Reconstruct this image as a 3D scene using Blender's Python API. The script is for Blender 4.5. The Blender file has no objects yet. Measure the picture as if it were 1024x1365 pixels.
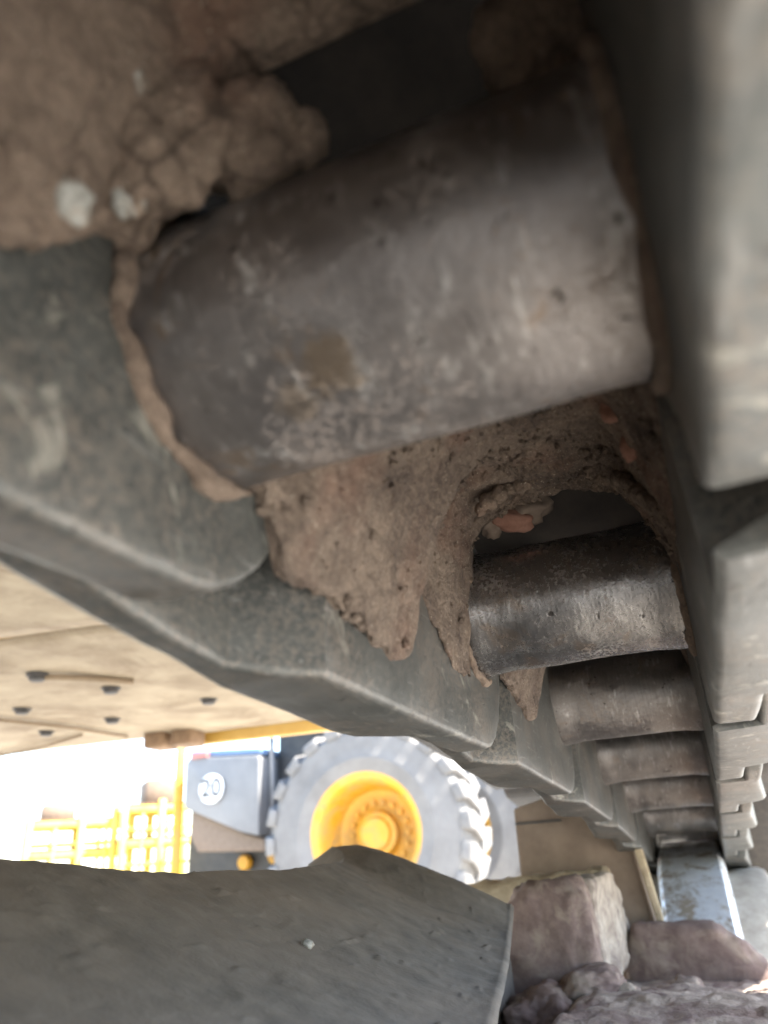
import bpy, bmesh, math, random
import numpy as np
from mathutils import Vector, Matrix, noise

random.seed(7)
SC = bpy.context.scene
COL = SC.collection
R = math.radians

# ------------------------------------------------------------------ camera
cam_data = bpy.data.cameras.new("camera")
cam = bpy.data.objects.new("camera", cam_data)
COL.objects.link(cam)
SC.camera = cam
YAW, PIT, ROL = .3574, .4415, -.0723
fw = Vector((-math.sin(YAW) * math.cos(PIT), math.cos(YAW) * math.cos(PIT), math.sin(PIT)))
rt = Vector((math.cos(YAW), math.sin(YAW), 0))
up = rt.cross(fw)
c_, s_ = math.cos(ROL), math.sin(ROL)
rt2 = rt * c_ + up * s_
up2 = up * c_ - rt * s_
cam.matrix_world = Matrix(((rt2.x, up2.x, -fw.x, .0432), (rt2.y, up2.y, -fw.y, 0),
                           (rt2.z, up2.z, -fw.z, -.1282), (0, 0, 0, 1)))
cam_data.sensor_fit = 'HORIZONTAL'
cam_data.sensor_width = 36
cam_data.lens = 976.733 / 1024 * 36
cam_data.clip_start = .005
cam_data.clip_end = 2000
cam_data.dof.use_dof = True
cam_data.dof.focus_distance = .44
cam_data.dof.aperture_fstop = 11

# ------------------------------------------------------------------ light
SUN_EL, SUN_AZ = R(50), R(80)          # azimuth measured from +Y towards +X
world = bpy.data.worlds.new("World")
SC.world = world
world.use_nodes = True
wn = world.node_tree
sky = wn.nodes.new("ShaderNodeTexSky")
sky.sky_type = 'NISHITA'
sky.sun_disc = False
sky.sun_elevation = SUN_EL
sky.sun_rotation = SUN_AZ
bg = wn.nodes["Background"]
bg.inputs[1].default_value = .15
wn.links.new(sky.outputs[0], bg.inputs[0])
sun_data = bpy.data.lights.new("sun", 'SUN')
sun_data.energy = 4.5
sun_data.angle = R(.5)
sun_data.color = (1, .95, .87)
sun = bpy.data.objects.new("sun", sun_data)
COL.objects.link(sun)
sd = Vector((math.sin(SUN_AZ) * math.cos(SUN_EL), math.cos(SUN_AZ) * math.cos(SUN_EL), math.sin(SUN_EL)))
sun.rotation_euler = sd.to_track_quat('Z', 'Y').to_euler()
SC.view_settings.view_transform = 'Standard'
SC.view_settings.look = 'None'
SC.view_settings.gamma = 1
SC.view_settings.exposure = 2.85
SC.cycles.max_bounces = 14
SC.cycles.diffuse_bounces = 8
SC.cycles.glossy_bounces = 5

# ------------------------------------------------------------------ helpers
def fb(p, s, o=4):
    return noise.fractal(Vector(p) * s, .9, 2.1, o)

def smooth(a, b, x):
    t = min(1, max(0, (x - a) / (b - a)))
    return t * t * (3 - 2 * t)

def interp(x, pts):
    if x <= pts[0][0]:
        return pts[0][1]
    for (a, va), (b, vb) in zip(pts, pts[1:]):
        if x <= b:
            return va + (vb - va) * (x - a) / (b - a)
    return pts[-1][1]

def link_obj(name, me, mat=None, parent=None, loc=None, rot=None):
    o = bpy.data.objects.new(name, me)
    COL.objects.link(o)
    if mat is not None and me is not None and not me.materials:
        me.materials.append(mat)
    if loc is not None:
        o.location = loc
    if rot is not None:
        o.rotation_euler = rot
    if parent is not None:
        o.parent = parent
    return o

def mesh(name, v, f, sm=True):
    me = bpy.data.meshes.new(name)
    me.from_pydata([tuple(p) for p in v], [], f)
    bm = bmesh.new(); bm.from_mesh(me)
    bmesh.ops.remove_doubles(bm, verts=bm.verts, dist=1e-7)
    bmesh.ops.recalc_face_normals(bm, faces=bm.faces)
    bm.to_mesh(me); bm.free()
    if sm:
        me.polygons.foreach_set("use_smooth", [True] * len(me.polygons))
    return me

def tag(o, label=None, cat=None, group=None, kind=None):
    for k, v in (("label", label), ("category", cat), ("group", group), ("kind", kind)):
        if v:
            o[k] = v
    return o

def empty(name, loc, label=None, cat=None, group=None, parent=None):
    o = bpy.data.objects.new(name, None)
    COL.objects.link(o)
    o.location = loc
    o.empty_display_size = .05
    if parent:
        o.parent = parent
    return tag(o, label, cat, group)

def bevel_mesh(me, w, seg=2, angle=40):
    bm = bmesh.new(); bm.from_mesh(me)
    es = [e for e in bm.edges if len(e.link_faces) == 2 and e.calc_face_angle(0) > R(angle)]
    if es:
        bmesh.ops.bevel(bm, geom=es, offset=w, segments=seg, profile=.5, affect='EDGES', clamp_overlap=True)
    bm.to_mesh(me); bm.free()
    me.polygons.foreach_set("use_smooth", [True] * len(me.polygons))
    try:
        me.set_sharp_from_angle(angle=R(50))
    except Exception:
        pass
    return me

def box_mesh(name, x0, x1, y0, y1, z0, z1, bev=0, seg=2):
    v = [(x, y, z) for x in (x0, x1) for y in (y0, y1) for z in (z0, z1)]
    f = [(0, 1, 3, 2), (4, 6, 7, 5), (0, 4, 5, 1), (2, 3, 7, 6), (0, 2, 6, 4), (1, 5, 7, 3)]
    me = mesh(name, v, f, False)
    return bevel_mesh(me, bev, seg) if bev else me

def prism(name, poly, a0, a1, axis='y', bev=0, seg=2):
    """poly: list of 2-D points, extruded along axis from a0 to a1."""
    def mk(p, a):
        return {'y': (p[0], a, p[1]), 'x': (a, p[0], p[1]), 'z': (p[0], p[1], a)}[axis]
    n = len(poly)
    v = [mk(p, a0) for p in poly] + [mk(p, a1) for p in poly]
    f = [tuple(range(n)), tuple(range(2 * n - 1, n - 1, -1))]
    f += [(i, (i + 1) % n, n + (i + 1) % n, n + i) for i in range(n)]
    me = mesh(name, v, f, False)
    return bevel_mesh(me, bev, seg) if bev else me

def tube_mesh(name, path, rad, n=10, cap=True):
    P = [Vector(p) for p in path]
    v, f = [], []
    for i, p in enumerate(P):
        t = (P[min(i + 1, len(P) - 1)] - P[max(i - 1, 0)]).normalized()
        a = t.orthogonal().normalized() if i == 0 else (a - t * a.dot(t)).normalized()
        b = t.cross(a)
        r = rad(i / (len(P) - 1)) if callable(rad) else rad
        for k in range(n):
            w = 2 * math.pi * k / n
            v.append(p + (a * math.cos(w) + b * math.sin(w)) * r)
    for i in range(len(P) - 1):
        for k in range(n):
            f.append((i * n + k, i * n + (k + 1) % n, (i + 1) * n + (k + 1) % n, (i + 1) * n + k))
    if cap:
        f.append(tuple(range(n))); f.append(tuple(range(len(v) - n, len(v))))
    return mesh(name, v, f)

def lathe_mesh(name, prof, n=72, axis='x'):
    """prof: (along, radius)"""
    v, f = [], []
    for (a, r) in prof:
        for k in range(n):
            w = 2 * math.pi * k / n
            v.append((a, r * math.cos(w), r * math.sin(w)) if axis == 'x' else (r * math.cos(w), r * math.sin(w), a))
    m = len(prof)
    for i in range(m - 1):
        for k in range(n):
            f.append((i * n + k, i * n + (k + 1) % n, (i + 1) * n + (k + 1) % n, (i + 1) * n + k))
    me = mesh(name, v, f)
    try:
        me.set_sharp_from_angle(angle=R(38))
    except Exception:
        pass
    return me

def stone_mesh(name, r, seed, sx=1, sy=1, sz=1, sub=3, rough=.35):
    bm = bmesh.new()
    bmesh.ops.create_icosphere(bm, subdivisions=sub, radius=1)
    o = Vector((seed * 3.7, seed * 1.3, seed * 7.1))
    for v in bm.verts:
        d = 1 + rough * noise.noise(v.co * 1.3 + o) + rough * .5 * noise.noise(v.co * 2.9 + o)
        cell = noise.cell(v.co * 1.1 + o) * .12
        v.co = Vector((v.co.x * sx, v.co.y * sy, v.co.z * sz)) * (d + cell) * r
    me = bpy.data.meshes.new(name)
    bm.to_mesh(me); bm.free()
    me.polygons.foreach_set("use_smooth", [sub > 2] * len(me.polygons))
    return me

# ------------------------------------------------------------------ materials
class NT:
    def __init__(s, name):
        s.m = bpy.data.materials.new(name)
        s.m.use_nodes = True
        s.t = s.m.node_tree
        s.b = s.t.nodes["Principled BSDF"]
        s.geo = s.t.nodes.new("ShaderNodeNewGeometry")
        s.tc = s.t.nodes.new("ShaderNodeTexCoord")
    def n(s, kind, **kw):
        x = s.t.nodes.new(kind)
        for k, v in kw.items():
            setattr(x, k, v)
        return x
    def l(s, a, b):
        s.t.links.new(a, b)
    def coord(s, scale=(1, 1, 1), world=True):
        mp = s.n("ShaderNodeMapping")
        mp.inputs["Scale"].default_value = scale
        s.l(s.geo.outputs["Position"] if world else s.tc.outputs["Object"], mp.inputs[0])
        return mp.outputs[0]
    def noise(s, scale, detail=6, rough=.6, stretch=None, dist=0, world=True):
        x = s.n("ShaderNodeTexNoise")
        x.inputs["Scale"].default_value = scale
        x.inputs["Detail"].default_value = detail
        x.inputs["Roughness"].default_value = rough
        x.inputs["Distortion"].default_value = dist
        s.l(s.coord(stretch or (1, 1, 1), world), x.inputs["Vector"])
        return x.outputs[0]
    def vor(s, scale, feature='F1', world=True):
        x = s.n("ShaderNodeTexVoronoi", feature=feature)
        x.inputs["Scale"].default_value = scale
        s.l(s.coord(world=world), x.inputs["Vector"])
        return x.outputs[0]
    def ramp(s, fac, stops):
        x = s.n("ShaderNodeValToRGB")
        e = x.color_ramp.elements
        while len(e) < len(stops):
            e.new(.5)
        for k, (p, c) in enumerate(stops):
            e[k].position = p
            e[k].color = (*c, 1) if isinstance(c, tuple) else (c, c, c, 1)
        s.l(fac, x.inputs[0])
        return x.outputs[0]
    def mix(s, fac, a, b, mode='MIX'):
        x = s.n("ShaderNodeMix", data_type='RGBA', blend_type=mode)
        for sock, v in ((x.inputs[0], fac), (x.inputs[6], a), (x.inputs[7], b)):
            if hasattr(v, "is_output"):
                s.l(v, sock)
            elif isinstance(v, tuple):
                sock.default_value = (*v, 1)
            elif sock == x.inputs[0]:
                sock.default_value = v
            else:
                sock.default_value = (v, v, v, 1)
        return x.outputs[2]
    def math(s, op, a, b=None, clamp=False):
        x = s.n("ShaderNodeMath", operation=op, use_clamp=clamp)
        for sock, v in ((x.inputs[0], a), (x.inputs[1], b)):
            if v is None:
                continue
            if hasattr(v, "is_output"):
                s.l(v, sock)
            else:
                sock.default_value = v
        return x.outputs[0]
    def bump(s, h, strength, dist, prev=None):
        x = s.n("ShaderNodeBump")
        x.inputs["Strength"].default_value = strength
        x.inputs["Distance"].default_value = dist
        s.l(h, x.inputs["Height"])
        if prev is not None:
            s.l(prev, x.inputs["Normal"])
        return x.outputs[0]
    def out(s, col=None, rough=None, metal=None, normal=None):
        for key, v in (("Base Color", col), ("Roughness", rough), ("Metallic", metal), ("Normal", normal)):
            if v is None:
                continue
            if hasattr(v, "is_output"):
                s.l(v, s.b.inputs[key])
            elif isinstance(v, tuple):
                s.b.inputs[key].default_value = (*v, 1)
            else:
                s.b.inputs[key].default_value = v
        return s.m

def mat_bushing(name, ca, cb, film, cover, r0, r1, streak_amt, rust, stain=None):
    """worn steel: soft tone changes, a thin dirt film in patches, fine wear marks that run round the barrel"""
    t = NT(name)
    streak = t.noise(1, 5, .65, (700, 90, 90))
    blot = t.noise(26, 7, .62, dist=.4)
    blot2 = t.noise(70, 7, .68, dist=.7)
    fine = t.noise(520, 5, .65)
    flick = t.noise(1, 3, .6, (330, 60, 60))
    col = t.ramp(t.mix(.45, blot, blot2), [(.38, ca), (.60, cb)])
    col = t.mix(streak_amt, col, t.ramp(streak, [(.3, tuple(c * .55 for c in ca)), (.7, tuple(min(1, c * 1.45) for c in cb))]))
    fm = t.ramp(t.mix(.5, blot, fine), [(.53 - cover, 0.), (.63 - cover, .85)])
    col = t.mix(fm, col, film)
    rm = t.ramp(t.noise(34, 6, .7, dist=1.0), [(.575, 0.), (.655, rust)])
    col = t.mix(rm, col, (.25, .165, .095))
    pale = t.ramp(t.mix(.5, flick, blot2), [(.555, 0.), (.63, .6)])
    col = t.mix(pale, col, (.46, .45, .43))
    if stain:
        for (sp, sr, sc_) in stain:
            dn = t.n("ShaderNodeVectorMath", operation='DISTANCE')
            t.l(t.geo.outputs["Position"], dn.inputs[0])
            dn.inputs[1].default_value = sp
            k = t.math('DIVIDE', dn.outputs["Value"], sr)
            k = t.math('ADD', k, t.math('MULTIPLY', t.math('SUBTRACT', t.noise(160, 5, .65, dist=.6), .5), 2.2))
            col = t.mix(t.ramp(k, [(.55, .6), (1.1, 0.)]), col, sc_)
    pits = t.ramp(t.noise(190, 3, .5), [(.27, .85), (.33, 0.)])
    col = t.mix(pits, col, (.05, .042, .036))
    rough = t.ramp(t.mix(.5, blot2, fine), [(.35, r0), (.65, r1)])
    rough = t.mix(fm, rough, .7)
    metal = t.ramp(fm, [(0, .9), (.8, .35)])
    nrm = t.bump(streak, .12 + streak_amt * .35, .0005)
    nrm = t.bump(blot2, .17, .0016, nrm)
    nrm = t.bump(t.math('ADD', fine, t.math('MULTIPLY', pits, -1.5)), .3, .0006, nrm)
    return t.out(col, rough, metal, nrm)

def mat_link():
    t = NT("link_steel")
    med = t.noise(60, 7, .7)
    fine = t.noise(420, 6, .7)
    scr = t.noise(1, 4, .6, (260, 40, 420), dist=.3)
    col = t.ramp(t.mix(.5, med, fine), [(.38, (.052, .055, .051)), (.62, (.112, .114, .104))])
    film = t.ramp(t.mix(.55, t.noise(17, 5, .6), fine), [(.48, 0.), (.60, .75)])
    col = t.mix(film, col, (.165, .140, .114))
    pale = t.ramp(t.noise(36, 5, .72, dist=.7), [(.60, 0.), (.67, .6)])
    col = t.mix(pale, col, (.33, .32, .27))
    col = t.mix(t.ramp(scr, [(.62, 0.), (.70, .35)]), col, (.30, .295, .28))
    edge = t.ramp(t.geo.outputs['Pointiness'], [(.515, 0.), (.57, .4)])
    col = t.mix(t.math('MULTIPLY', edge, t.ramp(med, [(.35, .2), (.6, 1.)])), col, (.31, .305, .285))
    chips = t.ramp(t.noise(230, 3, .5), [(.28, .7), (.34, 0.)])
    col = t.mix(chips, col, (.045, .04, .035))
    rough = t.ramp(fine, [(.3, .40), (.7, .62)])
    nrm = t.bump(med, .22, .0018)
    nrm = t.bump(t.math('ADD', fine, t.math('MULTIPLY', chips, -1.2)), .35, .0008, nrm)
    return t.out(col, rough, .4, nrm)

def mat_mud(name="mud", a=(.135, .097, .072), b=(.29, .222, .165), d=(.05, .038, .031), crack=0):
    t = NT(name)
    big = t.noise(30, 6, .6, dist=.5)
    fib = t.noise(1, 8, .72, (260, 90, 150), dist=1.4)
    fine = t.noise(600, 6, .7)
    grit = t.vor(420)
    col = t.ramp(t.mix(.45, big, fib), [(.34, d), (.44, a), (.60, b)])
    col = t.mix(t.ramp(fine, [(.35, .55), (.65, 0.)]), col, d)
    red = t.ramp(t.noise(20, 3, .5), [(.55, 0.), (.72, .55)])
    col = t.mix(red, col, (.20, .105, .07))
    pale = t.ramp(t.noise(900, 2, .5), [(.66, 0.), (.72, .8)])
    col = t.mix(pale, col, (.46, .40, .31))
    nrm = t.bump(big, .6, .004)
    if crack:
        vm = t.n("ShaderNodeVectorMath", operation='MULTIPLY_ADD')
        nz = t.n("ShaderNodeTexNoise")
        nz.inputs["Scale"].default_value = 60
        nz.inputs["Detail"].default_value = 5
        t.l(t.geo.outputs["Position"], nz.inputs["Vector"])
        t.l(nz.outputs["Color"], vm.inputs[0])
        vm.inputs[1].default_value = (.022, .022, .022)
        t.l(t.geo.outputs["Position"], vm.inputs[2])
        vo = t.n("ShaderNodeTexVoronoi", feature='DISTANCE_TO_EDGE')
        vo.inputs["Scale"].default_value = crack
        t.l(vm.outputs[0], vo.inputs["Vector"])
        cm = t.ramp(vo.outputs[0], [(.0, 1.), (.055, 0.)])
        cm = t.math('MULTIPLY', cm, t.ramp(t.noise(28, 3, .5), [(.42, 0.), (.6, 1.)]))
        col = t.mix(cm, col, d)
        nrm = t.bump(cm, -.8, .003, nrm)
    nrm = t.bump(fib, .9, .0035, nrm)
    nrm = t.bump(t.math('ADD', fine, t.math('MULTIPLY', grit, .6)), .7, .0012, nrm)
    return t.out(col, .95, 0., nrm)

def mat_simple(name, c1, c2, scale, rough=.7, metal=0., bump=.3, bd=.002, stops=(.35, .65), dirt=None, dirt_scale=8, dirt_lim=(.5, .62), grain=0):
    t = NT(name)
    n1 = t.noise(scale, 6, .65)
    col = t.ramp(n1, [(stops[0], c1), (stops[1], c2)])
    r = rough
    if dirt:
        m = t.ramp(t.noise(dirt_scale, 6, .65, dist=.5), [(dirt_lim[0], 0.), (dirt_lim[1], 1.)])
        col = t.mix(m, col, dirt)
        r = t.ramp(m, [(0, rough), (1, .9)])
    nrm = t.bump(n1, bump, bd)
    if grain:
        nrm = t.bump(t.noise(grain, 4, .7), .4, bd * .4, nrm)
    return t.out(col, r, metal, nrm)

M = {}
M['bush_near'] = mat_bushing("dull_bushing_steel", (.172, .158, .150), (.245, .230, .220), (.215, .178, .152), .01, .33, .48, .10, .45, stain=[((-.0117, .1199, -.0301), .0085, (.26, .19, .12)), ((-.0230, .125, -.0330), .006, (.235, .185, .135))])
M['bush'] = mat_bushing("worn_bushing_steel", (.17, .166, .162), (.30, .292, .285), (.225, .19, .162), -.02, .17, .33, .30, .4)
M['bush_far'] = mat_bushing("dirty_bushing_steel", (.165, .155, .145), (.275, .260, .245), (.225, .200, .175), .05, .32, .52, .25, .25)
M['link'] = mat_link()
M['shoe'] = mat_simple("shoe_steel", (.028, .025, .022), (.055, .046, .038), 60, .75, .3, .4, .002)
M['mud'] = mat_mud()
M['clod'] = mat_mud("clod_mud", (.215, .158, .115), (.33, .250, .185), (.115, .082, .060), 48)
M['idler'] = mat_simple("polished_idler_steel", (.62, .65, .69), (.74, .77, .80), 90, .30, .45, .2, .0006, dirt=(.26, .22, .17), dirt_scale=34, dirt_lim=(.47, .62), grain=260)
M['idler_side'] = mat_simple("dusty_idler_steel", (.30, .265, .22), (.42, .38, .32), 40, .85, 0., .5, .004, grain=300)
M['frame'] = mat_simple("dusty_dark_frame_paint", (.070, .062, .053), (.125, .111, .095), 40, .8, .0, .4, .002, dirt=(.135, .112, .090), dirt_scale=9, dirt_lim=(.42, .72), grain=330)
M['red'] = mat_simple("faded_oxide_paint", (.105, .066, .055), (.185, .130, .107), 42, .85, .0, .6, .003, dirt=(.235, .180, .140), dirt_scale=30, dirt_lim=(.50, .66), grain=350)
M['redpale'] = mat_simple("chipped_pale_paint", (.17, .13, .105), (.36, .31, .25), 50, .85, .0, .6, .003, grain=350)
M['brown'] = mat_simple("brown_weathered_plate", (.135, .095, .066), (.185, .135, .095), 24, .8, 0., .3, .002, grain=250)
M['tan'] = mat_simple("tan_dirt", (.30, .235, .15), (.42, .34, .23), 60, .95, 0., .8, .006, grain=300)
M['belly'] = mat_simple("dusty_belly_paint", (.23, .172, .103), (.34, .272, .175), 7, .8, 0., .3, .004, dirt=(.16, .11, .06), dirt_scale=4.5, dirt_lim=(.48, .70), grain=60)
M['belly_trim'] = mat_simple("yellow_trim_paint", (.50, .29, .05), (.60, .37, .08), 5, .5)
M['belly_dirt'] = mat_simple('dirty_rod_paint', (.20, .145, .09), (.27, .20, .125), 20, .85)
M['darkhole'] = mat_simple("dark_bolt_steel", (.04, .037, .033), (.07, .062, .055), 60, .7)
M['rust'] = mat_simple("rusty_bracket", (.17, .105, .06), (.25, .16, .09), 30, .85)
M['rackyellow'] = mat_simple('lightened_yellow_paint', (.72, .50, .06), (.80, .60, .12), 6, .5)  # yellow lightened so the racks read as overexposed in the sun
M['yellow'] = mat_simple("machine_yellow_paint", (.50, .245, .012), (.60, .31, .022), 4, .5, 0., .1, .001, dirt=(.33, .21, .08), dirt_scale=4, dirt_lim=(.45, .70))
M['tyre'] = mat_simple("dusty_tyre_rubber", (.125, .117, .108), (.175, .165, .152), 3, .85, 0., .3, .004, grain=70)
M['greybox'] = mat_simple("dark_grey_bodywork", (.135, .133, .132), (.175, .172, .168), 3, .5, 0., .1, .001)
M['black'] = mat_simple("black_plastic", (.03, .03, .03), (.05, .048, .045), 10, .6)
M['white'] = mat_simple("white_sign_paint", (.76, .76, .76), (.82, .82, .82), 10, .5)
M['blue'] = mat_simple("blue_paint", (.10, .17, .30), (.13, .20, .33), 5, .5)
M['redlamp'] = mat_simple("red_lens", (.28, .10, .09), (.34, .13, .11), 10, .4)
M['ground'] = mat_simple("pale_dusty_yard", (.40, .375, .335), (.54, .51, .46), .7, .95, 0., .4, .02, grain=30)
M['rubble'] = mat_simple("pale_grit", (.20, .155, .125), (.36, .295, .235), 45, .95, 0., .9, .006, dirt=(.17, .115, .095), dirt_scale=16, dirt_lim=(.46, .62), grain=400)
M['stone_pale'] = mat_simple("pale_stone", (.15, .145, .125), (.33, .33, .30), 260, .7, 0., .5, .001, dirt=(.20, .15, .11), dirt_scale=150, dirt_lim=(.5, .62))
M['stone_red'] = mat_simple("brick_red_stone", (.22, .11, .075), (.30, .165, .12), 150, .85)
M['stone_brown'] = mat_simple("brown_stone", (.14, .105, .08), (.22, .17, .13), 120, .85)

# ------------------------------------------------------------------ ground
G = -1.09
gm = mesh("ground", [(-400, -400, G), (400, -400, G), (400, 600, G), (-400, 600, G)], [(0, 1, 2, 3)], False)
tag(link_obj("ground", gm, M['ground']), kind="structure")

# ------------------------------------------------------------------ the chain
PITCH, HB = .2666, .0567
Y1 = .1396
IC = Vector((0, 1.62, -.540))
IX = 0
def pin(i):
    s = (i - 1) * PITCH
    if i < 1:
        return Vector((0, Y1 + s, 0))
    if i <= 7:
        return Vector((0, Y1 + s, -.0488 * s * s))
    a = .918 + (i - 8) * .632
    return Vector((0, IC.y + .422 * math.sin(a), IC.z + .422 * math.cos(a)))
NP = 9

chain = empty("track_chain", (0, Y1, 0),
              "muddy dark steel track chain of links and bushings, running from overhead down to the idler", "track chain")
CO = Vector((0, Y1, 0))

def bushing_mesh(name, seed, wear):
    n, m = 96, 44
    v, f = [], []
    for i in range(m + 1):
        x = -.074 + .148 * i / m
        for k in range(n):
            w = 2 * math.pi * k / n
            r = .036 - wear * (1 - smooth(.038, .0565, abs(x)))
            p = Vector((x, math.cos(w) * r, math.sin(w) * r))
            r += .00035 * fb(p + Vector((seed * 5, 0, 0)), 60) + .0005 * noise.noise(p * 22 + Vector((0, seed * 3, 0)))
            v.append((x, math.cos(w) * r, math.sin(w) * r))
    for i in range(m):
        for k in range(n):
            f.append((i * n + k, i * n + (k + 1) % n, (i + 1) * n + (k + 1) % n, (i + 1) * n + k))
    f.append(tuple(range(n))); f.append(tuple(range(m * n, m * n + n)))
    return mesh(name, v, f)

for i in range(-3, NP + 1):
    p = pin(i)
    mt = M['bush_near'] if i in (0, 1) else M['bush'] if i == 2 else M['bush_far']
    o = link_obj("bushing", bushing_mesh("bushing", i, [.0003, .0016, .002, .0022][max(1, min(i, 4)) - 1]), mt, chain, p - CO)
    if i == 1:
        o["label"] = "nearest large grey bushing, blurred, with brown stains"
    if i == 2:
        o["label"] = "sharp dark bushing with a shiny scratched band"

# link: lofted along v from its near pin (v=0, outboard) to its far pin (v=PITCH, inboard)
INNER_LOW = {1: [(-.05, .0785), (.0215, .0785), (.0255, HB), (.32, HB)], -1: [(-.05, .0785), (.046, .0785), (.068, HB), (.32, HB)]}
INNER_HIGH = [(-.05, .0785), (.046, .0785), (.058, HB), (.32, HB)]
OUTERS = {}
OUTERS[1] = [(-.08, .097), (.0, .092), (.03, .090), (.12, .096), (.160, .100), (.175, .098), (.195, .0765), (.32, .0765)]
OUTERS[0] = [(-.05, .099), (.0, .101), (.1, .106), (.15, .109), (.165, .107), (.19, .0765), (.32, .0765)]
BOTS = {}
BOTS[-1] = [(-.075, -.016), (-.073, -.034), (-.066, -.049), (-.05, -.0575), (-.02, -.0625), (.0, -.0645), (.02, -.0660), (.06, -.0675),
            (.255, -.0675), (.265, -.0670), (.274, -.0650), (.284, -.0600), (.2945, -.0520), (.303, -.0420), (.310, -.0290), (.3135, -.018), (.3146, -.006)]
NEAR = [(-.048, -.016), (-.046, -.030), (-.036, -.046), (-.022, -.057), (.0, -.0635), (.02, -.0672), (.06, -.0678)]
BOTS[1] = NEAR + [(.262, -.0680), (.271, -.0670), (.2755, -.0635), (.2785, -.056), (.2805, -.047), (.290, -.036), (.304, -.025), (.3135, -.014), (.3146, -.006)]
TOP = [(-.075, .030), (-.06, .048), (-.045, .053), (.28, .053), (.30, .050), (.31, .042), (.3146, .026)]
def link_mesh(name, seed, side, deep):
    INNER = INNER_LOW[side]
    HIGH = INNER_HIGH if side > 0 else INNER
    BOT = [(q, z - deep * smooth(-.035, -.06, z) * (1 if side > 0 else smooth(-.06, .08, q))) for q, z in BOTS[side]]
    OUTER = OUTERS[1 if deep else 0]
    vs = sorted(set([b[0] for b in BOT] + [t[0] for t in TOP] + [round(-.0675 + .0075 * k, 5) for k in range(51)] + [q[0] for q in INNER + INNER_HIGH] + [.165, .175, .19, .195]))
    vs = [q for q in vs if BOT[0][0] <= q <= .3146]
    rr = .0028
    ring = []
    v, f = [], []
    for q in vs:
        xi, xo, zb, zt = interp(q, INNER), interp(q, OUTER), interp(q, BOT), interp(q, TOP)
        r = min(rr, (zt - zb) * .3)
        zs = [zt] + [zb + r + (zt - zb - r) * k / 14 for k in range(13, -1, -1)]
        xh = interp(q, HIGH)
        pts = [(xi + (xh - xi) * smooth(-.0645 - deep, -.0560 - deep, z), z) for z in zs]
        pts += [(xi + r * (1 - math.cos(a)), zb + r * (1 - math.sin(a))) for a in (R(30), R(60), R(90))]
        nb = 7
        pts += [(xi + r + (xo - xi - 2 * r) * k / nb, zb) for k in range(1, nb + 1)]
        pts += [(xo - r * (1 - math.cos(a)), zb + r * (1 - math.sin(a))) for a in (R(60), R(30), R(0))]
        pts += [(xo, zb + r + (zt - zb - r) * k / 6) for k in range(1, 7)]
        ring = len(pts)
        for (x, z) in pts:
            P = Vector((x, q, z))
            d = .0011 * noise.noise(P * 24 + Vector((seed, 0, 0))) + .0004 * fb(P + Vector((0, seed, 0)), 110, 3)
            v.append((x + d, q + .5 * d, z + d * .9))
    m = len(vs)
    for i in range(m - 1):
        for k in range(ring):
            f.append((i * ring + k, i * ring + (k + 1) % ring, (i + 1) * ring + (k + 1) % ring, (i + 1) * ring + k))
    f.append(tuple(range(ring))); f.append(tuple(range((m - 1) * ring, m * ring)))
    me = mesh(name, v, f)
    me.set_sharp_from_angle(angle=R(42))
    return me

lm = {}
for side in (-1, 1):
    for var in range(4):
        me = link_mesh("track_link", 3.1 * var + (9 if side < 0 else 0), side, 0 if var == 3 else .008)
        if side < 0:
            for q in me.vertices:
                q.co.x = -q.co.x
            me.flip_normals()
        lm[side, var] = me
def link_frame(i):
    """location and tilt of link i, whose far pin is bushing i"""
    b = pin(i)
    a = pin(i - 1)
    d = b - a
    return a, math.atan2(d.z, d.y)
for i in range(-3, NP + 1):
    a, tilt = link_frame(i)
    for side in (-1, 1):
        o = link_obj("track_link", lm[side, 3 if i <= 1 else i % 3], M['link'], chain, a - CO, (tilt, 0, 0))
        if i == 1:
            o["label"] = "nearest blurred link at the left" if side < 0 else "nearest blurred link at the right, pale underside"

# shoes: plate with a raised near lip, a grouser on top and two bolts through each link
def shoe_mesh():
    lo = [(-.06, .088), (-.03, .085), (.0, .074), (.022, .061), (.04, .0555), (.20, .0555), (.227, .0575)]
    poly = lo + [(.227, .072), (.20, .073), (.15, .073), (.145, .12), (.125, .122), (.12, .073), (.045, .073), (.025, .079), (.0, .092), (-.03, .102), (-.06, .104)]
    return prism("track_shoe", poly, -.31, .31, 'x', .0015, 1)
sm_ = shoe_mesh()
nut = lathe_mesh("shoe_bolt", [(.073, 0), (.073, .017), (.085, .017), (.088, .013), (.088, 0)], 6, 'z')
for i in range(-3, NP + 1):
    a, tilt = link_frame(i)
    o = link_obj("track_shoe", sm_, M['shoe'], chain, a - CO, (tilt, 0, 0))
    for (bx, by) in ((-.085, .07), (-.085, .18), (.085, .07), (.085, .18)):
        link_obj("shoe_bolt", nut, M['shoe'], o, (bx, by, 0))

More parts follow.
